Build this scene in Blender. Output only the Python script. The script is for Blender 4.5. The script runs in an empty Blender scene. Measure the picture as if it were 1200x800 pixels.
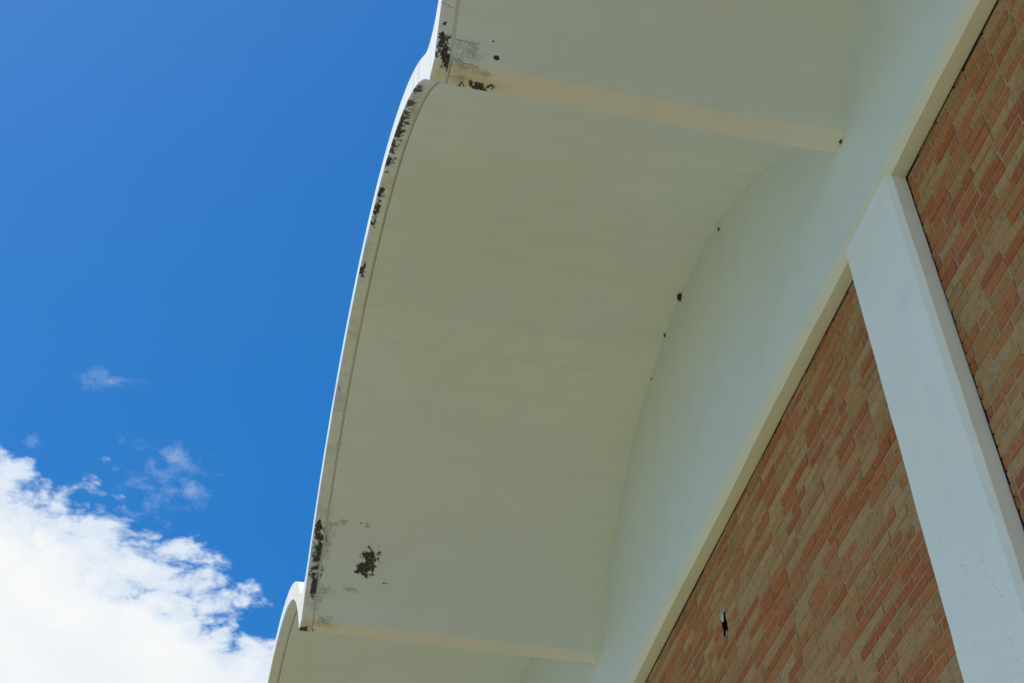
import bpy, bmesh, math, random
import numpy as np
from mathutils import Matrix, Vector
random.seed(11)
rng = np.random.default_rng(11)
scene = bpy.context.scene
COL = scene.collection
EYE = 1.65

# ------------------------------------------------------------------ camera
cam_data = bpy.data.cameras.new('camera')
cam_data.sensor_width = 36.0
cam_data.lens = 1826.55 / 1200 * 36.0
cam_data.clip_start = 0.05
cam_data.clip_end = 5000
cam = bpy.data.objects.new('camera', cam_data)
COL.objects.link(cam)
FWD = Vector((0.674436, -0.17934658, 0.71621986))
RGT = Vector((-0.22930576, -0.97295999, -0.02770796))
UPV = Vector((-0.7018226, 0.1455461, 0.69732444))
m3 = Matrix((RGT, UPV, -FWD)).transposed()
cam.matrix_world = Matrix.Translation((0, 0, EYE)) @ m3.to_4x4()
scene.camera = cam

# ------------------------------------------------------------------ sky, sun, exposure
SUN_EL, SUN_AZ = math.radians(68), math.radians(88)     # azimuth counted from +X towards +Y
SUN = Vector((math.cos(SUN_EL) * math.cos(SUN_AZ), math.cos(SUN_EL) * math.sin(SUN_AZ), math.sin(SUN_EL)))
scene.view_settings.view_transform = 'Standard'
scene.view_settings.look = 'None'
scene.view_settings.gamma = 1.0
scene.view_settings.use_curve_mapping = False
scene.view_settings.exposure = 0.64

world = bpy.data.worlds.new('World')
scene.world = world
world.use_nodes = True


class NT:
    """small helper round a node tree"""
    def __init__(self, tree):
        self.t = tree
        self.n = tree.nodes
        self.l = tree.links

    def node(self, typ, **kw):
        n = self.n.new(typ)
        for k, v in kw.items():
            setattr(n, k, v)
        return n

    def put(self, sock, v):
        if isinstance(v, bpy.types.NodeSocket):
            self.l.new(v, sock)
        elif v is not None:
            sock.default_value = v

    def math(self, op, a, b=None, c=None, clamp=False):
        n = self.node('ShaderNodeMath', operation=op, use_clamp=clamp)
        for i, v in enumerate((a, b, c)):
            if v is not None:
                self.put(n.inputs[i], v)
        return n.outputs[0]

    def vmath(self, op, a, b=None):
        n = self.node('ShaderNodeVectorMath', operation=op)
        self.put(n.inputs[0], a)
        if b is not None:
            self.put(n.inputs[1], b)
        return n.outputs['Value'] if op in ('LENGTH', 'DOT_PRODUCT', 'DISTANCE') else n.outputs['Vector']

    def noise(self, vec, scale, detail=4, rough=0.5, dist=0.0, w=None):
        n = self.node('ShaderNodeTexNoise', noise_dimensions='3D')
        if vec is not None:
            self.put(n.inputs['Vector'], vec)
        n.inputs['Scale'].default_value = scale
        n.inputs['Detail'].default_value = detail
        n.inputs['Roughness'].default_value = rough
        n.inputs['Distortion'].default_value = dist
        return n.outputs['Fac']

    def smooth(self, v, a, b, lo=0.0, hi=1.0):
        n = self.node('ShaderNodeMapRange', interpolation_type='SMOOTHSTEP')
        self.put(n.inputs['Value'], v)
        n.inputs['From Min'].default_value = a
        n.inputs['From Max'].default_value = b
        n.inputs['To Min'].default_value = lo
        n.inputs['To Max'].default_value = hi
        return n.outputs['Result']

    def mix(self, f, a, b, blend='MIX'):
        n = self.node('ShaderNodeMix', data_type='RGBA', blend_type=blend)
        self.put(n.inputs[0], f)
        self.put(n.inputs[6], a if not isinstance(a, tuple) else (*a, 1)[:4])
        self.put(n.inputs[7], b if not isinstance(b, tuple) else (*b, 1)[:4])
        return n.outputs[2]

    def mind(self, vec, items, signed=False):
        """smallest scaled distance from vec to a list of ((centre), (radii)); signed: distance minus radius"""
        cur = None
        for c, r in items:
            d = self.vmath('SUBTRACT', vec, c)
            if signed:
                d = self.math('SUBTRACT', self.vmath('LENGTH', d), r)
            else:
                d = self.vmath('LENGTH', self.vmath('DIVIDE', d, r))
            if cur is None:
                cur = d
            elif signed:
                n = self.node('ShaderNodeMath', operation='SMOOTH_MIN')
                self.put(n.inputs[0], cur); self.put(n.inputs[1], d); n.inputs[2].default_value = 0.03
                cur = n.outputs[0]
            else:
                cur = self.math('MINIMUM', cur, d)
        return cur


def build_world():
    w = NT(world.node_tree)
    w.n.clear()
    sky = w.node('ShaderNodeTexSky', sky_type='NISHITA')
    sky.sun_disc = False
    sky.sun_elevation = SUN_EL
    sky.sun_rotation = math.pi / 2 - SUN_AZ
    sky.altitude = 300
    sky.air_density = 1.0
    sky.dust_density = 0.6
    sky.ozone_density = 2.2
    hs = w.node('ShaderNodeHueSaturation')
    hs.inputs['Hue'].default_value = 0.5
    hs.inputs['Saturation'].default_value = 1.43
    hs.inputs['Value'].default_value = 1.0
    w.l.new(sky.outputs[0], hs.inputs['Color'])
    geo = w.node('ShaderNodeTexCoord')
    d = geo.outputs['Generated']
    sep = w.node('ShaderNodeSeparateXYZ')
    w.l.new(d, sep.inputs[0])
    zz = w.math('MAXIMUM', sep.outputs[2], 0.06)
    q = w.node('ShaderNodeCombineXYZ')
    w.l.new(w.math('DIVIDE', sep.outputs[0], zz), q.inputs[0])
    w.l.new(w.math('DIVIDE', sep.outputs[1], zz), q.inputs[1])
    q.inputs[2].default_value = 0.37
    q = q.outputs[0]
    Z = 0.37
    # cumulus bank on a flat cloud layer; unseen clouds further round, cover raised to brighten the column
    discs = [((1.52, .17), .27), ((1.57, .04), .225), ((1.36, .225), .165), ((1.245, .175), .045), ((1.35, .15), .125), ((1.39, .08), .125), ((1.44, .01), .12), ((1.50, -.06), .115),
             ((1.54, -.13), .12), ((1.62, -.24), .12), ((1.80, .10), .36), ((2.05, -.12), .40), ((1.75, .48), .36)]
    sd = w.mind(q, [((a, b, Z), r) for (a, b), r in discs], signed=True)
    big = w.noise(w.vmath('ADD', q, (7.3, 2.1, 0)), 0.55, 2, 0.5)
    far = w.math('LENGTH', 0) if False else w.vmath('LENGTH', w.vmath('SUBTRACT', q, (0.95, 0.0, Z)))
    keep = w.smooth(far, 0.6, 1.3, 0.5, 0.0)
    sd2 = w.math('ADD', w.math('MULTIPLY', w.math('SUBTRACT', 0.50, big), 1.6), keep)
    sd = w.math('MINIMUM', sd, sd2)
    hole = w.smooth(w.mind(q, [((1.392, .048, Z), (.030, .040, 1)), ((1.415, .020, Z), (.018, .035, 1)), ((1.425, -.035, Z), (.02, .03, 1)),
                                ((1.47, -.055, Z), (.022, .016, 1)), ((1.415, -.075, Z), (.02, .02, 1))]), 0.0, 2.4, 1.0, 0.0)
    warp = w.node('ShaderNodeTexNoise', noise_dimensions='3D')
    w.l.new(q, warp.inputs['Vector'])
    warp.inputs['Scale'].default_value = 9.0
    warp.inputs['Detail'].default_value = 3
    wv = w.vmath('MULTIPLY', w.vmath('SUBTRACT', warp.outputs['Color'], (.5, .5, .5)), (.045, .045, .0))
    qw = w.vmath('ADD', q, wv)
    n1 = w.noise(w.vmath('ADD', qw, (5.25, 1.34, 0)), 12.0, 4, 0.58)
    n2 = w.noise(qw, 48.0, 5, 0.66)
    n3 = warp.outputs['Fac']
    puff = w.math('ABSOLUTE', w.math('SUBTRACT', w.math('MULTIPLY', n1, 2.0), 1.0))
    f = w.math('MULTIPLY', w.math('SUBTRACT', puff, 0.19), 0.17)
    f = w.math('ADD', f, w.math('MULTIPLY', w.math('SUBTRACT', n2, 0.5), 0.085))
    dens = w.math('SUBTRACT', f, sd)
    dens = w.math('SUBTRACT', dens, w.math('MULTIPLY', hole, w.math('ADD', 0.01, w.math('MULTIPLY', n1, 0.10))))
    alpha = w.smooth(dens, -0.020, 0.034)
    thick = w.smooth(dens, 0.0, 0.10)
    # loose wisps round the bank
    wd = w.mind(q, [((1.195, .056, Z), (.058, .056, 1)), ((1.232, .052, Z), (.06, .034, 1)), ((1.162, .026, Z), (.030, .030, 1)), ((1.150, .070, Z), (.022, .030, 1)), ((1.060, .088, Z), (.014, .026, 1)),
                    ((1.187, .085, Z), (.017, .010, 1)), ((1.203, .010, Z), (.022, .014, 1)),
                    ((1.165, .165, Z), (.016, .012, 1))])
    n4 = w.math('ADD', w.math('MULTIPLY', n1, 0.45), w.math('MULTIPLY', n2, 0.55))
    wis = w.math('SUBTRACT', w.math('MULTIPLY', n4, 1.0), w.math('MULTIPLY', wd, 0.13))
    wis = w.smooth(wis, 0.395, 0.70, 0.0, 0.42)
    alpha = w.math('MAXIMUM', alpha, wis, clamp=True)
    shade = w.smooth(n3, 0.35, 0.7, 0.0, 1.0)
    white = w.mix(w.math('MULTIPLY', shade, 0.5), (0.595, 0.605, 0.612), (0.515, 0.548, 0.595))
    ccol = w.mix(thick, (0.42, 0.49, 0.58), white)
    bg_s = w.node('ShaderNodeBackground')
    w.l.new(hs.outputs[0], bg_s.inputs[0])
    bg_s.inputs[1].default_value = 0.106
    bg_c = w.node('ShaderNodeBackground')
    w.l.new(ccol, bg_c.inputs[0])
    bg_c.inputs[1].default_value = 1.0
    mx = w.node('ShaderNodeMixShader')
    w.l.new(alpha, mx.inputs[0])
    w.l.new(bg_s.outputs[0], mx.inputs[1])
    w.l.new(bg_c.outputs[0], mx.inputs[2])
    out = w.node('ShaderNodeOutputWorld')
    w.l.new(mx.outputs[0], out.inputs[0])


build_world()
sun_data = bpy.data.lights.new('sun', 'SUN')
sun_data.energy = 4.2
sun_data.angle = math.radians(0.53)
sun_data.color = (1.0, 0.955, 0.89)
sun = bpy.data.objects.new('sun', sun_data)
COL.objects.link(sun)
sun.rotation_euler = SUN.to_track_quat('Z', 'Y').to_euler()
sun.location = (0, 0, 40)

scene.cycles.max_bounces = 6
scene.cycles.diffuse_bounces = 4
scene.cycles.glossy_bounces = 2
scene.cycles.use_denoising = True

# ------------------------------------------------------------------ dimensions (metres; X along the facade, Y outwards, Z up)
PITCH = 4.877
VX = (4.412 + 4.553) / 2            # middle of the valley over the column in view
VH = (4.553 - 4.412) / 2            # half width of the flat valley soffit
ZV = 6.668 + EYE                    # valley soffit
RISE = 1.334
CHALF = PITCH / 2 - VH
RAD = (CHALF ** 2 + RISE ** 2) / (2 * RISE)
ZC = ZV + RISE - RAD
AMAX = math.asin(CHALF / RAD)
ARC = 2 * VH + 2 * AMAX * RAD       # soffit length of one bay
YL, YG = -0.826, -0.905             # outer edge, drip groove
YT = -3.055                         # face of the arch wall
YW = -3.163                         # brick face
YC = -3.066                         # column face
ZB = 6.049 + EYE                    # beam soffit
CW0, CW1 = 4.197, 4.758             # column in view
YBACK = -14.0
BAYS = list(range(-3, 5))
TH = 0.145                          # shell thickness


# ------------------------------------------------------------------ object helpers
def link(name, me, mat=None, parent=None):
    o = bpy.data.objects.new(name, me)
    COL.objects.link(o)
    if mat is not None and me is not None and not me.materials:
        me.materials.append(mat)
    if parent is not None:
        o.parent = parent
    return o


def mesh_from(verts, faces, uvs=None, smooth=None, name='mesh'):
    me = bpy.data.meshes.new(name)
    me.from_pydata([tuple(v) for v in verts], [], faces)
    if uvs is not None:
        lay = me.uv_layers.new(name='su')
        for lp in me.loops:
            lay.data[lp.index].uv = uvs[lp.vertex_index]
    if smooth is not None:
        for p, s in zip(me.polygons, smooth):
            p.use_smooth = s
    me.update()
    return me


class MB:
    """collects strips and boxes into one mesh; strips keep their own vertices, so their borders stay sharp"""
    def __init__(self):
        self.v, self.f, self.uv, self.s, self.mi = [], [], [], [], {}

    def strip(self, A, B, uA=None, uB=None, smooth=True, flip=False, mi=0):
        n0 = len(self.v)
        n = len(A)
        self.v += list(A) + list(B)
        z = [(0.0, 0.0)] * n
        self.uv += list(uA if uA else z) + list(uB if uB else z)
        for i in range(n - 1):
            q = (n0 + i, n0 + i + 1, n0 + n + i + 1, n0 + n + i)
            self.f.append(q[::-1] if flip else q)
            if mi:
                self.mi[len(self.f) - 1] = mi
            self.s.append(smooth)

    def quad(self, a, b, c, d):
        n0 = len(self.v)
        self.v += [a, b, c, d]
        self.uv += [(0.0, 0.0)] * 4
        self.f.append((n0, n0 + 1, n0 + 2, n0 + 3))
        self.s.append(False)

    def box(self, x0, x1, y0, y1, z0, z1):
        P = [(x, y, z) for x in (x0, x1) for y in (y0, y1) for z in (z0, z1)]
        for q in ((0, 1, 3, 2), (4, 6, 7, 5), (0, 4, 5, 1), (2, 3, 7, 6), (0, 2, 6, 4), (1, 5, 7, 3)):
            self.quad(*[P[i] for i in q])

    def poly(self, pts):
        n0 = len(self.v)
        self.v += list(pts)
        self.uv += [(0.0, 0.0)] * len(pts)
        self.f.append(tuple(range(n0, n0 + len(pts))))
        self.s.append(False)

    def mesh(self, name):
        me = mesh_from(self.v, self.f, self.uv, self.s, name)
        for i, v in self.mi.items():
            me.polygons[i].material_index = v
        return me


# ------------------------------------------------------------------ materials
def new_mat(name):
    m = bpy.data.materials.new(name)
    m.use_nodes = True
    t = NT(m.node_tree)
    b = t.n['Principled BSDF']
    return m, t, b


MOULD = [(0.792, -0.845, 0.094, 0.024), (1.141, -0.845, 0.078, 0.021), (1.396, -0.845, 0.115, 0.025), (1.612, -0.845, 0.113, 0.026),
         (1.785, -0.842, 0.094, 0.025), (1.994, -0.842, 0.077, 0.022), (2.33, -0.845, 0.043, 0.018), (2.504, -0.847, 0.074, 0.018),
         (2.605, -0.848, 0.048, 0.018), (3.073, -0.844, 0.044, 0.019), (5.092, -0.875, 0.043, 0.028), (5.184, -0.88, 0.073, 0.034),
         (5.296, -0.878, 0.049, 0.026), (5.424, -0.882, 0.073, 0.030), (5.523, -0.882, 0.054, 0.031), (-14.365, -0.856, 0.046, 0.014),
         (-14.305, -0.863, 0.06, 0.027), (-14.25, -0.869, 0.034, 0.040), (-14.246, -0.905, 0.061, 0.013), (20.054, -0.855, 0.033, 0.048),
         (0.041, -1.084, 0.023, 0.052), (0.056, -1.061, 0.02, 0.06), (5.305, -1.249, 0.08, 0.045), (5.357, -1.231, 0.037, 0.056),
         (5.252, -1.273, 0.055, 0.036)]
SPOTS = [(-14.312, -1.142, 0.014, 0.018), (-14.397, -1.115, 0.0055, 0.0055), (5.02, -1.16, .007, .006), (5.431, -1.385, 0.006, 0.012),
         (5.43, -1.41, .004, .006), (0.02, -1.9, .006, .006), (-14.22, -1.75, .006, .006), (-14.25, -1.78, .007, .006),
         (2.1, -2.47, .005, .005), (2.9, -2.26, .006, .005), (3.3, -2.12, .004, .008)]
FAINT = [(5.20, -0.93, 0.20, 0.05), (1.2, -0.87, 0.5, 0.05), (5.60, -0.93, 0.08, 0.05), (-14.26, -0.95, .07, .07), (5.525, -0.96, 0.043, 0.075), (5.032, -1.034, 0.031, 0.037), (5.035, -1.21, 0.031, 0.025), (5.05, -0.943, 0.027, 0.086),
         (5.305, -1.249, 0.123, 0.09), (-14.233, -0.987, 0.030, 0.102), (-14.211, -1.081, 0.026, 0.06), (0.02, -0.981, 0.032, 0.07),
         (1.541, -0.85, 0.468, 0.045), (5.288, -0.878, 0.304, 0.05), (5.756, -0.979, 0.063, 0.061), (5.503, -1.144, 0.025, 0.062),
         (2.643, -1.796, 0.006, 0.05), (2.644, -2.425, 0.008, 0.04), (4.485, -3.0, 0.010, 0.065), (4.475, -1.907, 0.008, 0.05),
         (4.466, -0.897, 0.026, 0.025), (-14.322, -0.999, 0.058, 0.087), (4.046, -0.847, 0.039, 0.019),
         (-14.30, -0.87, .12, .03)]
YELLOW = [(0.0, -0.868, 0.075, 0.036), (5.777, -0.871, 0.06, 0.04), (-14.183, -0.998, 0.075, 0.16), (20.02, -0.88, .07, .06),
          (0.03, -1.05, .05, .2), (5.79, -1.0, .05, .12)]
CRACKS = [[(-14.397, -0.852), (-14.377, -0.895), (-14.37, -0.94), (-14.366, -0.994), (-14.369, -1.047)],
          [(0.418, -0.839), (0.429, -0.901), (0.435, -0.991), (0.471, -1.102), (0.486, -1.21)],
          [(-14.551, -0.829), (-14.547, -0.856), (-14.535, -0.893)],
          [(-14.267, -0.907), (-14.254, -0.962), (-14.245, -1.016), (-14.237, -1.053)]]


def seg_dist(t, vec, a, b, width):
    """distance to a segment in the UV plane, divided by width"""
    a = Vector((*a, 0)); b = Vector((*b, 0))
    ab = b - a
    pa = t.vmath('SUBTRACT', vec, tuple(a))
    h = t.math('DIVIDE', t.vmath('DOT_PRODUCT', pa, tuple(ab)), ab.length_squared, clamp=True)
    sc = t.node('ShaderNodeVectorMath', operation='SCALE')
    sc.inputs[0].default_value = tuple(ab)
    t.l.new(h, sc.inputs['Scale'])
    return t.math('DIVIDE', t.vmath('LENGTH', t.vmath('SUBTRACT', pa, sc.outputs[0])), width)


def painted_concrete(name, base, bay=None, vmin=-99, joints=False, specks=None, fascia=False):
    """white painted concrete; bay: adds the stains of that bay that lie further out than vmin"""
    m, t, b = new_mat(name)
    g = t.node('ShaderNodeNewGeometry')
    pos = g.outputs['Position']
    n_big = t.noise(pos, 0.55, 3, 0.55)
    n_mid = t.noise(pos, 4.5, 4, 0.6)
    n_fine = t.noise(pos, 70, 3, 0.65)
    warm = (base[0] * 1.0, base[1] * 0.97, base[2] * 0.91)
    col = t.mix(t.smooth(n_big, 0.38, 0.66), base, warm)
    col = t.mix(t.math('MULTIPLY', t.smooth(n_mid, 0.45, 0.75), 0.5), col, tuple(c * 0.91 for c in base))
    col = t.mix(t.math('MULTIPLY', t.smooth(n_fine, 0.60, 0.80), 0.22), col, tuple(c * 0.8 for c in base))
    # pinholes and grit specks
    vor = t.node('ShaderNodeTexVoronoi', feature='F1')
    t.l.new(pos, vor.inputs['Vector'])
    vor.inputs['Scale'].default_value = 2.6
    vd = t.math('ADD', vor.outputs['Distance'], t.math('MULTIPLY', t.math('SUBTRACT', n_fine, 0.5), 0.012))
    pin = t.smooth(vd, 0.008, 0.013, 0.55, 0.0)
    pin = t.math('MULTIPLY', pin, t.smooth(n_mid, 0.50, 0.56))
    col = t.mix(pin, col, (0.10, 0.095, 0.075))
    height = t.math('ADD', t.math('MULTIPLY', n_mid, 0.5), t.math('MULTIPLY', n_fine, 0.35))
    if fascia:
        st = t.noise(t.vmath('MULTIPLY', pos, (16, 4, 1.3)), 1.0, 4, 0.6)
        col = t.mix(t.math('MULTIPLY', t.smooth(st, 0.48, 0.72), 0.45), col, (0.36, 0.36, 0.34))
    if specks:
        spd = t.mind(pos, [((x, YC, z), (rx, .05, rz)) for x, z, rx, rz in specks])
        sn = t.noise(pos, 95, 3, 0.6)
        sm = t.smooth(t.math('SUBTRACT', sn, t.math('MULTIPLY', spd, 0.12)), 0.61, 0.65, 0.0, 0.8)
        col = t.mix(sm, col, (0.06, 0.055, 0.045))
    if joints or bay is not None:
        uv = t.node('ShaderNodeUVMap', uv_map='su').outputs[0]
    if joints:
        # formwork joints: faint straight lines along the generators, broken here and there
        sepu = t.node('ShaderNodeSeparateXYZ')
        t.l.new(uv, sepu.inputs[0])
        um = t.math('FLOORED_MODULO', t.math('ADD', sepu.outputs[0], t.math('MULTIPLY', t.math('SUBTRACT', n_big, 0.5), 0.03)), 20.0)
        jl = None
        for u0 in (1.30, 2.643, 3.62, 4.475):
            dd = t.math('ABSOLUTE', t.math('SUBTRACT', um, u0))
            jl = dd if jl is None else t.math('MINIMUM', jl, dd)
        pn = t.node('ShaderNodeTexWhiteNoise', noise_dimensions='1D')
        t.l.new(t.math('FLOOR', t.math('DIVIDE', t.math('SUBTRACT', sepu.outputs[0], 0.43), 0.737)), pn.inputs['W'])
        col = t.mix(t.math('MULTIPLY', pn.outputs['Value'], 0.45), col, tuple(c * 0.90 for c in base))
        strk = t.noise(t.vmath('MULTIPLY', uv, (7.0, 0.9, 0)), 1.0, 3, 0.6)
        col = t.mix(t.math('MULTIPLY', t.smooth(strk, 0.48, 0.75), 0.35), col, (base[0] * .88, base[1] * .86, base[2] * .78))
        jm = t.math('MULTIPLY', t.smooth(jl, 0.001, 0.009, 1, 0), t.smooth(n_mid, 0.46, 0.62))
        col = t.mix(t.math('MULTIPLY', jm, 0.13), col, (0.22, 0.21, 0.17))
    def near(lst):
        return [((u, v, 0), (a, c, 1)) for u, v, a, c in lst if bay is not None and -0.5 < u - 20 * bay < 6.5 and v > vmin - 0.1]
    if bay is not None:
        wv = t.node('ShaderNodeTexNoise', noise_dimensions='3D')
        t.l.new(uv, wv.inputs['Vector'])
        wv.inputs['Scale'].default_value = 22
        wv.inputs['Detail'].default_value = 3
        cen = t.vmath('SUBTRACT', wv.outputs['Color'], (.5, .5, .5))
        flat = t.vmath('MULTIPLY', t.vmath('ADD', uv, t.vmath('MULTIPLY', cen, (.045, .045, 0))), (1, 1, 0))
        blk = t.noise(uv, 23, 5, 0.64)
        blk2 = t.noise(uv, 110, 3, 0.6)
        if near(YELLOW):
            yd = t.mind(flat, near(YELLOW))
            ym = t.math('MULTIPLY', t.smooth(t.math('ADD', yd, t.math('MULTIPLY', t.math('SUBTRACT', blk, .5), 1.2)), 0.35, 1.2, 1, 0), 0.42)
            col = t.mix(ym, col, (0.54, 0.43, 0.25))
        if near(FAINT):
            fd = t.mind(flat, near(FAINT))
            fm = t.smooth(t.math('SUBTRACT', t.math('MULTIPLY', t.math('ADD', blk, blk2), .5), t.math('MULTIPLY', fd, 0.15)), 0.34, 0.52, 0.0, 0.5)
            col = t.mix(fm, col, (0.13, 0.125, 0.10))
        allm = None
        if near(MOULD):
            md = t.mind(flat, near(MOULD))
            allm = t.smooth(t.math('SUBTRACT', t.math('ADD', t.math('MULTIPLY', blk, .9), t.math('MULTIPLY', blk2, .1)), t.math('MULTIPLY', t.math('POWER', md, 1.5), 0.085)), 0.385, 0.430)
        if near(SPOTS):
            sd = t.mind(uv, near(SPOTS))
            sm = t.smooth(t.math('ADD', sd, t.math('MULTIPLY', t.math('SUBTRACT', blk2, .5), .8)), 0.85, 1.05, 1, 0)
            allm = sm if allm is None else t.math('MAXIMUM', allm, sm)
        cd = None
        cuv = t.vmath('MULTIPLY', t.vmath('ADD', uv, t.vmath('MULTIPLY', cen, (.030, .030, 0))), (1, 1, 0))
        for line in CRACKS:
            for a, c in zip(line[:-1], line[1:]):
                if -0.5 < a[0] - 20 * bay < 6.5:
                    dd = seg_dist(t, cuv, a, c, 0.0030)
                    cd = dd if cd is None else t.math('MINIMUM', cd, dd)
        if cd is not None:
            cm = t.math('MULTIPLY', t.smooth(cd, 0.5, 1.3, 1, 0), t.smooth(blk2, 0.38, 0.60, 0.12, 0.8))
            allm = cm if allm is None else t.math('MAXIMUM', allm, cm)
        if allm is not None:
            col = t.mix(allm, col, t.mix(t.smooth(blk2, 0.45, 0.62), (0.012, 0.012, 0.010), (0.12, 0.115, 0.095)))
    b.inputs['Roughness'].default_value = 0.62
    b.inputs['Specular IOR Level'].default_value = 0.35
    t.put(b.inputs['Base Color'], col)
    bp = t.node('ShaderNodeBump')
    bp.inputs['Strength'].default_value = 0.3
    bp.inputs['Distance'].default_value = 0.004
    t.put(bp.inputs['Height'], height)
    t.l.new(bp.outputs[0], b.inputs['Normal'])
    return m


SPECKS = [(4.62, 4.10 + EYE, .03, .30), (4.50, 3.86 + EYE, .08, .12), (4.37, 3.78 + EYE, .06, .16), (4.33, 3.60 + EYE, .05, .25),
          (4.66, 4.5 + EYE, .05, .08), (4.197, ZB - 0.012, .03, .03), (4.42, 4.75 + EYE, .05, .10), (4.35, 3.40 + EYE, .06, .3), (4.58, 3.5 + EYE, .1, .1)]
C_SHELL = (0.69, 0.728, 0.705)
C_STRIP_BOUNCE = (0.71, 0.712, 0.665)     # flat valley soffits: warm bounce light from the ground put into the colour
YS = -1.48                          # the stained outer zone of the soffit ends here
M_SHELL = painted_concrete('painted_shell', C_SHELL, joints=True)
M_STAIN = {k: painted_concrete('weathered_shell', C_SHELL, bay=k, vmin=YS, joints=True) for k in (-1, 0, 1)}
M_STRIP = painted_concrete('bounce_tint_strip', C_STRIP_BOUNCE)
M_STRIPSTAIN = {k: painted_concrete('weathered_bounce_strip', C_STRIP_BOUNCE, bay=k, vmin=YS) for k in (-1, 0, 1)}
M_RIM = painted_concrete('painted_rim', (0.70, 0.705, 0.672), fascia=True)
M_RIMSTAIN = {k: painted_concrete('weathered_rim', (0.70, 0.705, 0.672), bay=k, vmin=-0.95, fascia=True) for k in (-1, 0, 1)}
M_WALL = painted_concrete('painted_wall', (0.72, 0.745, 0.732))
M_BEAM_BOUNCE = painted_concrete('beam_bounce_tint', (0.73, 0.715, 0.59))  # beam soffit and chamfer: warm ground bounce put into the colour
M_COLUMN = painted_concrete('painted_column', (0.86, 0.865, 0.84), specks=SPECKS)


def brick_material():
    m, t, b = new_mat('brick')
    at = t.node('ShaderNodeAttribute', attribute_name='brick_colour')
    g = t.node('ShaderNodeNewGeometry')
    pos = g.outputs['Position']
    n1 = t.noise(pos, 26, 4, 0.65)
    n2 = t.noise(pos, 150, 4, 0.6)
    st = t.noise(t.vmath('MULTIPLY', pos, (150, 20, 24)), 1.0, 3, 0.6)
    col = t.mix(t.math('MULTIPLY', t.smooth(n1, 0.46, 0.74), 0.42), at.outputs['Color'], (0.17, 0.085, 0.038))
    col = t.mix(t.math('MULTIPLY', t.smooth(st, 0.46, 0.66), 0.32), col, (0.40, 0.30, 0.17))
    col = t.mix(t.math('MULTIPLY', t.smooth(st, 0.30, 0.46, 1.0, 0.0), 0.42), col, (0.11, 0.06, 0.028))
    col = t.mix(t.smooth(n2, 0.64, 0.74, 0, 0.6), col, (0.05, 0.035, 0.025))
    t.put(b.inputs['Base Color'], col)
    b.inputs['Roughness'].default_value = 0.9
    b.inputs['Specular IOR Level'].default_value = 0.15
    bp = t.node('ShaderNodeBump')
    bp.inputs['Strength'].default_value = 0.7
    bp.inputs['Distance'].default_value = 0.006
    t.put(bp.inputs['Height'], t.math('ADD', t.math('MULTIPLY', n1, 0.6), t.math('ADD', t.math('MULTIPLY', n2, .3), t.math('MULTIPLY', st, 0.5))))
    t.l.new(bp.outputs[0], b.inputs['Normal'])
    return m


def plain(name, c0, c1, scale=30, rough=0.9, bump=0.3):
    m, t, b = new_mat(name)
    g = t.node('ShaderNodeNewGeometry')
    n = t.noise(g.outputs['Position'], scale, 6, 0.62)
    t.put(b.inputs['Base Color'], t.mix(t.smooth(n, 0.3, 0.7), c0, c1))
    b.inputs['Roughness'].default_value = rough
    b.inputs['Specular IOR Level'].default_value = 0.2
    bp = t.node('ShaderNodeBump')
    bp.inputs['Strength'].default_value = bump
    bp.inputs['Distance'].default_value = 0.005
    t.put(bp.inputs['Height'], n)
    t.l.new(bp.outputs[0], b.inputs['Normal'])
    return m


M_BRICK = brick_material()
M_MORTAR = plain('mortar', (0.33, 0.245, 0.155), (0.43, 0.335, 0.225), 60)
M_GRASS = plain('lawn', (0.088, 0.122, 0.070), (0.148, 0.168, 0.110), 3.0)
M_BOUNCE_PATH = plain('bounce_paving', (0.38, 0.33, 0.22), (0.46, 0.41, 0.29), 5.0)
M_MUD = plain('dried_mud', (0.035, 0.026, 0.018), (0.09, 0.07, 0.05), 120, 0.95, 0.8)
M_DARK = plain('dark_void', (0.012, 0.012, 0.016), (0.02, 0.02, 0.026), 40)
M_CHIP = plain('pale_mortar', (0.50, 0.48, 0.44), (0.62, 0.60, 0.56), 60)

# ------------------------------------------------------------------ ground
mb = MB()
n = 24
mb.quad((-1500, -1500, 0), (1500, -1500, 0), (1500, 1500, 0), (-1500, 1500, 0))
ground = link('ground', mb.mesh('ground'), M_GRASS)
ground['kind'] = 'structure'
mb = MB()
mb.box(-40, 60, YW + 0.12, -0.70, -0.1, 0.10)  # unseen path, width and warm tone set to bounce light onto the soffits
bounce_path = link('bounce_path', mb.mesh('bounce_path'), M_BOUNCE_PATH)
bounce_path['kind'] = 'structure'

# ------------------------------------------------------------------ building
building = bpy.data.objects.new('building', None)
COL.objects.link(building)
building.location = (VX, YT, 0)
building['label'] = 'white building with vaulted concrete eaves, columns and brown brick walls'
building['category'] = 'building'
bpy.context.view_layer.update()
INV = Matrix.Translation((-VX, -YT, 0))


def part(name, me, mat, parent=None):
    o = link(name, me, mat, parent or building)
    o.matrix_parent_inverse = INV if parent is None else Matrix.Identity(4)
    return o


def soffit(k, n=72):
    """profile of one bay from valley middle to valley middle: three runs of (x, z, arc length)"""
    xv = VX + k * PITCH
    a = [(xv, ZV, 0.0), (xv + VH, ZV, VH)]
    xc = xv + PITCH / 2
    b = []
    for i in range(n + 1):
        th = -AMAX + 2 * AMAX * i / n
        b.append((xc + RAD * math.sin(th), ZC + RAD * math.cos(th), VH + RAD * (th + AMAX)))
    c = [(xv + PITCH - VH, ZV, ARC - VH), (xv + PITCH, ZV, ARC)]
    return a, b, c


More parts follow.
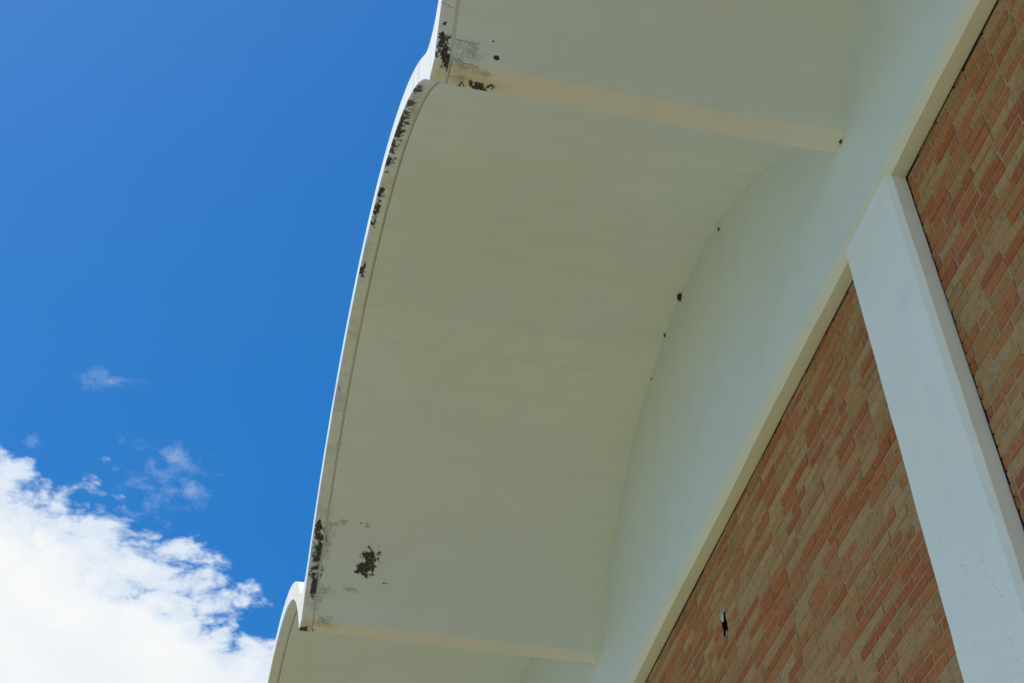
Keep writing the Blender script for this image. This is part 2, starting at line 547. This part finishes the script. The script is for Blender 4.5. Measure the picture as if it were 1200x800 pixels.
def top_z(x):
    """roof surface: concentric vaults, the valleys filled to a soft gutter"""
    f = ((x - VX) % PITCH) - PITCH / 2
    r = RAD + TH
    def circ(u):
        return ZC + (math.sqrt(max(r * r - u * u, 0.0)) if abs(u) < r else 0.0)
    z1, z2 = circ(f), circ(abs(f) - PITCH)
    kk = 0.70
    h = max(kk - abs(z1 - z2), 0) / kk
    return max(z1, z2) + h * h * kk * 0.25


def roof_bay(k):
    runs = soffit(k)
    # shell
    s = MB()
    ugap = 0.022
    for run in runs:
        us = [(20 * k + q[2], 0) for q in run]
        def at(y, dz=0.0):
            return [(x, y, z + dz) for x, z, _ in run]
        def uvs(y):
            return [(20 * k + q[2], y) for q in run]
        s.strip(at(YG, ugap), at(YG - 0.015, ugap), uvs(YG), uvs(YG))                       # roof of the groove
        s.strip(at(YG - 0.015, ugap), at(YG - 0.015), uvs(YG), uvs(YG), smooth=False)       # its inner side
        ys = [YG - 0.015, YS, -2.0, -2.7, YT - 0.1, YBACK]
        for y0, y1 in zip(ys[:-1], ys[1:]):
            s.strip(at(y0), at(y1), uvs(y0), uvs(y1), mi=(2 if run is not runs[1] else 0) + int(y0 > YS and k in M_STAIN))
    allp = runs[0][:1] + [runs[0][1]] + runs[1][1:-1] + [runs[2][0], runs[2][1]]
    tops = [(x, top_z(x)) for x, _, _ in allp]
    s.strip([(x, YG, z) for x, z in tops], [(x, YBACK, z) for x, z in tops], flip=True)
    s.strip([(x, YG, z) for x, z in tops], [(q[0], YG, q[1] + ugap) for q in allp], smooth=False)
    s.strip([(x, YBACK, z) for x, z in tops], [(q[0], YBACK, q[1]) for q in allp], smooth=False, flip=True)
    shell = part('roof_shell', s.mesh('roof_shell'), M_SHELL)
    if k in M_STAIN:
        shell.data.materials.append(M_STAIN[k])
    else:
        shell.data.materials.append(M_SHELL)
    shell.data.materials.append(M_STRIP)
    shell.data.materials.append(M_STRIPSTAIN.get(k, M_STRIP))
    # rim
    r = MB()
    yb = YG + 0.002
    ch = 0.007
    for run in runs:
        def at(y, dz=0.0):
            return [(x, y, z + dz) for x, z, _ in run]
        def uvs(y):
            return [(20 * k + q[2], y) for q in run]
        r.strip(at(YL - ch), at(yb), uvs(YL - ch), uvs(yb))
        r.strip(at(YL, ch), at(YL - ch), uvs(YL), uvs(YL - ch))
        r.strip(at(yb), at(yb, 0.03), uvs(yb), uvs(yb), smooth=False)
    r.strip([(x, YL, z) for x, z in tops], [(q[0], YL, q[1] + ch) for q in allp],
            [(20 * k + q[2], YL + 0.5) for q in allp], [(20 * k + q[2], YL + 0.4) for q in allp], smooth=False)
    r.strip([(x, yb, z + 0.004) for x, z in tops], [(x, YL, z) for x, z in tops], smooth=True)
    part('rim', r.mesh('rim'), M_RIMSTAIN.get(k, M_RIM), shell)
    return shell


def arch_wall(k):
    a, b, c = soffit(k, 60)
    w = MB()
    top = a[:1] + b + c[1:]
    xs = [q[0] for q in top]
    tz = [q[1] + 0.06 for q in top]
    ch_z, ch_y = 0.052, 0.034
    def wob(x, ph):
        return 0.0026 * math.sin(3.1 * x + ph) + 0.0012 * math.sin(7.7 * x + 2 * ph) + 0.0008 * math.sin(19 * x + ph)
    lo = [(x, YT, ZB + ch_z + wob(x, 0.4)) for x in xs]
    mid = [(x, YT - ch_y + wob(x, 1.9), ZB + wob(x, 3.0) - 0.001) for x in xs]
    w.strip([(x, YT, z) for x, z in zip(xs, tz)], lo, smooth=False, flip=True)
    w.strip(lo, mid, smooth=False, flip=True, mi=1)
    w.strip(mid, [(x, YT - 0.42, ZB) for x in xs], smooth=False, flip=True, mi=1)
    w.strip([(x, YT - 0.42, ZB) for x in xs], [(x, YT - 0.42, z) for x, z in zip(xs, tz)], smooth=False, flip=True)
    aw = part('arch_wall', w.mesh('arch_wall'), M_WALL)
    aw.data.materials.append(M_BEAM_BOUNCE)
    return aw


def column(k):
    x0, x1 = CW0 + k * PITCH, CW1 + k * PITCH
    yb = YW - 0.20
    c = 0.028
    pl = [(x0, yb), (x0, YC - c), (x0 + c, YC), (x1 - c, YC), (x1, YC - c), (x1, yb)]
    m = MB()
    z0, z1 = -0.2, ZB + 0.020
    NZ = 60
    rr = random.Random(100 + k)
    lev = [z0 + (z1 - z0) * i / NZ for i in range(NZ + 1)]
    off = [[(rr.gauss(0, .0012), rr.gauss(0, .0008)) for _ in lev] for _ in pl]
    for o_ in off:
        o_[-1] = o_[0] = (0, 0)
    def edge(j):
        fixed = j in (0, 5)
        return [(pl[j][0] + (0 if fixed else off[j][i][0]), pl[j][1] + (0 if fixed else off[j][i][1]), z) for i, z in enumerate(lev)]
    for j in range(6):
        m.strip(edge(j), edge((j + 1) % 6), smooth=False, flip=False)
    m.poly([(x, y, z1) for x, y in pl])
    return part('column', m.mesh('column'), M_COLUMN)


for k in BAYS:
    roof_bay(k)
    arch_wall(k)
for k in range(BAYS[0], BAYS[-1] + 2):
    column(k)

# ------------------------------------------------------------------ brick walls
BL, BH, JT = 0.2032, 0.0677, 0.010
Z_JOINT = 4.115 + EYE
TAN = [(0.43, 0.26, 0.122), (0.45, 0.29, 0.15), (0.40, 0.235, 0.105), (0.44, 0.255, 0.118), (0.42, 0.272, 0.14), (0.37, 0.20, 0.085)]
RED = [(0.42, 0.140, 0.052), (0.44, 0.165, 0.066), (0.38, 0.114, 0.044), (0.41, 0.160, 0.062)]
MIX = [(0.41, 0.19, 0.072), (0.37, 0.155, 0.058), (0.43, 0.215, 0.085)]
PAL = [(r * 1.09, g * 0.99, b * 0.86) for r, g, b in TAN + RED + MIX]


def pick():
    r = rng.random()
    if r < 0.49:
        return int(rng.integers(0, len(TAN)))
    if r < 0.86:
        return len(TAN) + int(rng.integers(0, len(RED)))
    return len(TAN) + len(RED) + int(rng.integers(0, len(MIX)))


BQ = [(0, 1, 2, 3), (4, 5, 1, 0), (5, 6, 2, 1), (6, 7, 3, 2), (7, 4, 0, 3), (8, 9, 5, 4), (9, 10, 6, 5), (10, 11, 7, 6), (11, 8, 4, 7)]


def brick_verts(w, h, d=0.05, bev=0.004):
    """front at y = 0, body going back to -d; origin at the middle of the front"""
    a, b = w / 2, h / 2
    o = []
    for (e, y) in ((bev, 0.0), (0.0, -bev), (0.0, -d)):
        o += [(-a + e, y, -b + e), (-a + e, y, b - e), (a - e, y, b - e), (a - e, y, -b + e)]
    return np.array(o)


def cam_px(P):
    d = Vector(P) - Vector((0, 0, EYE))
    dz = d.dot(FWD)
    return (600 + 1826.55 * d.dot(RGT) / dz, 400 - 1826.55 * d.dot(UPV) / dz, dz)


HOLE = (7.165, 7.245, 5.41 + EYE, 5.56 + EYE)
walls = {}
records = []
for k in range(BAYS[0], BAYS[-1] + 1):
    xa, xb = CW1 + k * PITCH + 0.010, CW0 + (k + 1) * PITCH - 0.010
    z_top = ZB - 0.020
    z0 = Z_JOINT - math.floor(Z_JOINT / BH) * BH - BH
    row = 0
    last = 0
    while z0 < z_top:
        za, zb_ = max(z0 + JT / 2, 0.0), min(z0 + BH - JT / 2, z_top)
        if zb_ - za > 0.012:
            x = xa - rng.uniform(0, 1) * 0.01 - (BL / 2 if row % 2 else 0.0) - 0.03 * rng.random()
            while x < xb:
                ln = BL if rng.random() > 0.10 else BL / 2
                p0, p1 = max(x + JT / 2, xa), min(x + ln - JT / 2, xb)
                x += ln
                if p1 - p0 < 0.02:
                    continue
                cpick = last if rng.random() < 0.26 else pick()
                last = cpick
                if p1 >= xb - 1e-6:
                    p1 -= 0.005 * rng.random()
                if p0 <= xa + 1e-6:
                    p0 += 0.005 * rng.random()
                pieces = [(p0, p1)]
                if k == 0 and zb_ > HOLE[2] + .005 and za < HOLE[3] - .005 and p1 > HOLE[0] and p0 < HOLE[1]:
                    pieces = [(p0, min(p1, HOLE[0])), (max(p0, HOLE[1]), p1)]
                for (s0, s1) in pieces:
                    if s1 - s0 > 0.015:
                        records.append((k, (s0 + s1) / 2, (za + zb_) / 2, s1 - s0, zb_ - za, cpick))
        z0 += BH
        row += 1

# the 300 bricks that show largest in the picture
score = []
for i, (k, x, z, w, h, c) in enumerate(records):
    s = 0.0
    if k in (-1, 0):
        px = cam_px((x, YW, z))
        if 5 < px[0] < 1195 and 5 < px[1] < 795 and px[2] > 0:
            s = w * h / px[2] ** 3
    score.append(s)
order = sorted(range(len(records)), key=lambda i: -score[i])
single = set(i for i in order[:300] if score[i] > 0)

for k in BAYS:
    xa, xb = CW1 + k * PITCH, CW0 + (k + 1) * PITCH
    m = MB()
    yf, yb = YW - 0.0048, YW - 0.28
    z1 = ZB - 0.032
    if k == 0:
        hx0, hx1, hz0, hz1 = HOLE
        X = [xa + .022, hx0, hx1, xb - .022]
        Zs = [-0.2, hz0, hz1, z1]
        for i in range(3):
            for j in range(3):
                if i == 1 and j == 1:
                    continue
                m.quad((X[i], yf, Zs[j]), (X[i + 1], yf, Zs[j]), (X[i + 1], yf, Zs[j + 1]), (X[i], yf, Zs[j + 1]))
        m.box(xa + .022, xb - .022, yb - .05, yf - 0.16, -0.2, z1)
    else:
        m.box(xa + .022, xb - .022, yb, yf, -0.2, z1)
    walls[k] = part('brick_wall', m.mesh('mortar_bed'), M_MORTAR)

cache = {}
ys = np.clip(rng.normal(0, 0.0016, len(records)), -0.003, 0.003)
for i in sorted(single):
    k, x, z, w, h, c = records[i]
    key = (round(w, 2), round(h, 3), c)
    if key not in cache:
        me = bpy.data.meshes.new('brick')
        me.from_pydata([tuple(v) for v in brick_verts(w, h)], [], BQ)
        ca = me.color_attributes.new('brick_colour', 'FLOAT_COLOR', 'POINT')
        ca.data.foreach_set('color', np.tile(np.array([*PAL[c], 1.0], dtype=np.float32), len(me.vertices)))
        cache[key] = me
    o = link('brick', cache[key], M_BRICK, walls[k])
    o.matrix_parent_inverse = Matrix.Identity(4)
    # the wall's own origin is the building's origin, its mesh carries world coordinates
    o.location = (x, YW + ys[i], z)
    o.rotation_euler = (rng.normal(0, .012), rng.normal(0, .005), rng.normal(0, .006))

for k in BAYS:
    V, F, C = [], [], []
    nb = 0
    for i, (kk, x, z, w, h, c) in enumerate(records):
        if kk != k or i in single:
            continue
        V.append(brick_verts(w, h) + np.array([x, YW + ys[i], z]))
        F += [tuple(a + nb for a in q) for q in BQ]
        nb += 12
        C.append(np.tile(np.array([*PAL[c], 1.0], dtype=np.float32) * np.array([*([rng.uniform(.88, 1.1)] * 3), 1.0], dtype=np.float32), (12, 1)))
    me = bpy.data.meshes.new('brick_courses')
    me.from_pydata(np.concatenate(V).tolist(), [], F)
    ca = me.color_attributes.new('brick_colour', 'FLOAT_COLOR', 'POINT')
    ca.data.foreach_set('color', np.concatenate(C).astype(np.float32).ravel())
    o = link('brick_courses', me, M_BRICK, walls[k])
    o['kind'] = 'stuff'

# dark mastic in the joint between brickwork, beam and columns
for k in BAYS:
    xa, xb = CW1 + k * PITCH, CW0 + (k + 1) * PITCH
    m = MB()
    y0, y1 = YW - 0.045, YW - 0.004
    m.box(xa + .001, xa + .0098, y0, y1, -0.1, ZB - 0.021)
    m.box(xb - .0098, xb - .001, y0, y1, -0.1, ZB - 0.021)
    m.box(xa + .001, xb - .001, y0, y1 + .001, ZB - 0.0195, ZB - 0.001)
    link('joint_sealant', m.mesh('joint_sealant'), M_DARK, walls[k])

# the small broken opening in the brickwork
hx0, hx1, hz0, hz1 = HOLE
m = MB()
y0, y1 = YW - 0.15, YW - 0.006
m.quad((hx0, y0, hz0), (hx1, y0, hz0), (hx1, y0, hz1), (hx0, y0, hz1))
m.quad((hx0, y0, hz0), (hx0, y0, hz1), (hx0, y1, hz1), (hx0, y1, hz0))
m.quad((hx1, y0, hz0), (hx1, y1, hz0), (hx1, y1, hz1), (hx1, y0, hz1))
m.quad((hx0, y0, hz1), (hx1, y0, hz1), (hx1, y1, hz1), (hx0, y1, hz1))
m.quad((hx0, y0, hz0), (hx0, y1, hz0), (hx1, y1, hz0), (hx1, y0, hz0))
op = link('wall_opening', m.mesh('wall_opening'), M_DARK, walls[0])
op['label'] = 'small dark slot broken into the brickwork'


def lump(name, sx, sy, sz, mat, seed, sub=2, amp=0.25):
    bm = bmesh.new()
    bmesh.ops.create_icosphere(bm, subdivisions=sub, radius=1.0)
    r = random.Random(seed)
    for v in bm.verts:
        f = 1 + r.uniform(-amp, amp)
        v.co = Vector((v.co.x * sx * f, v.co.y * sy * f, v.co.z * sz * f))
    me = bpy.data.meshes.new(name)
    bm.to_mesh(me)
    bm.free()
    me.materials.append(mat)
    return me


chip = link('mortar_chip', lump('mortar_chip', 0.020, 0.008, 0.030, M_CHIP, 3), None, walls[0])
chip.location = (7.228, YW - 0.004, 5.545 + EYE)
chip2 = link('mortar_chip', lump('mortar_chip', 0.012, 0.006, 0.012, M_MORTAR, 5), None, walls[0])
chip2.location = (7.19, YW - 0.004, 5.412 + EYE)

# end and back walls close the hall
m = MB()
xe0, xe1 = VX + BAYS[0] * PITCH, VX + (BAYS[-1] + 1) * PITCH
m.box(xe0 + .1, xe0 + .4, YBACK + .5, YT - 0.43, 0, ZV + 0.02)
part('end_wall', m.mesh('end_wall'), M_WALL)
m = MB()
m.box(xe1 - .4, xe1 - .1, YBACK + .5, YT - 0.43, 0, ZV + 0.02)
part('end_wall', m.mesh('end_wall'), M_WALL)
m = MB()
m.box(xe0 + .1, xe1 - .1, YBACK + .2, YBACK + .498, 0, ZV + 0.02)
part('back_wall', m.mesh('back_wall'), M_WALL)


# ------------------------------------------------------------------ mud nests at the foot of the vault
def soffit_z(x):
    f = ((x - VX) % PITCH) - PITCH / 2
    return ZC + math.sqrt(RAD ** 2 - f * f) if abs(f) < CHALF else ZV


def nest(x, z, sx, sz, seed, label):
    o = link('mud_nest', lump('mud_nest', sx, 0.7 * sx, sz, M_MUD, seed, 3, 0.13))
    o.location = (x, YT + 0.2 * sx, z)
    o['label'] = label
    o['category'] = 'nest'
    o['group'] = 'dark mud nests under the vault'
    return o


nest(6.86, 7.985 + EYE, 0.026, 0.034, 21, 'largest dark mud nest below the vault on the white arch wall')
nest(7.228, 7.975 + EYE, 0.012, 0.014, 22, 'small dark mud nest on the arch wall just past the largest one')
nest(4.470, 6.69 + EYE, 0.018, 0.034, 23, 'dark mud nest in the corner at the wall end of the valley strip')
nest(7.593, 7.89 + EYE, 0.008, 0.008, 24, 'tiny dark mud nest farthest along the arch of the vault')
nest(6.081, 7.815 + EYE, 0.012, 0.010, 25, 'tiny dark mud nest on the rising side of the arch')
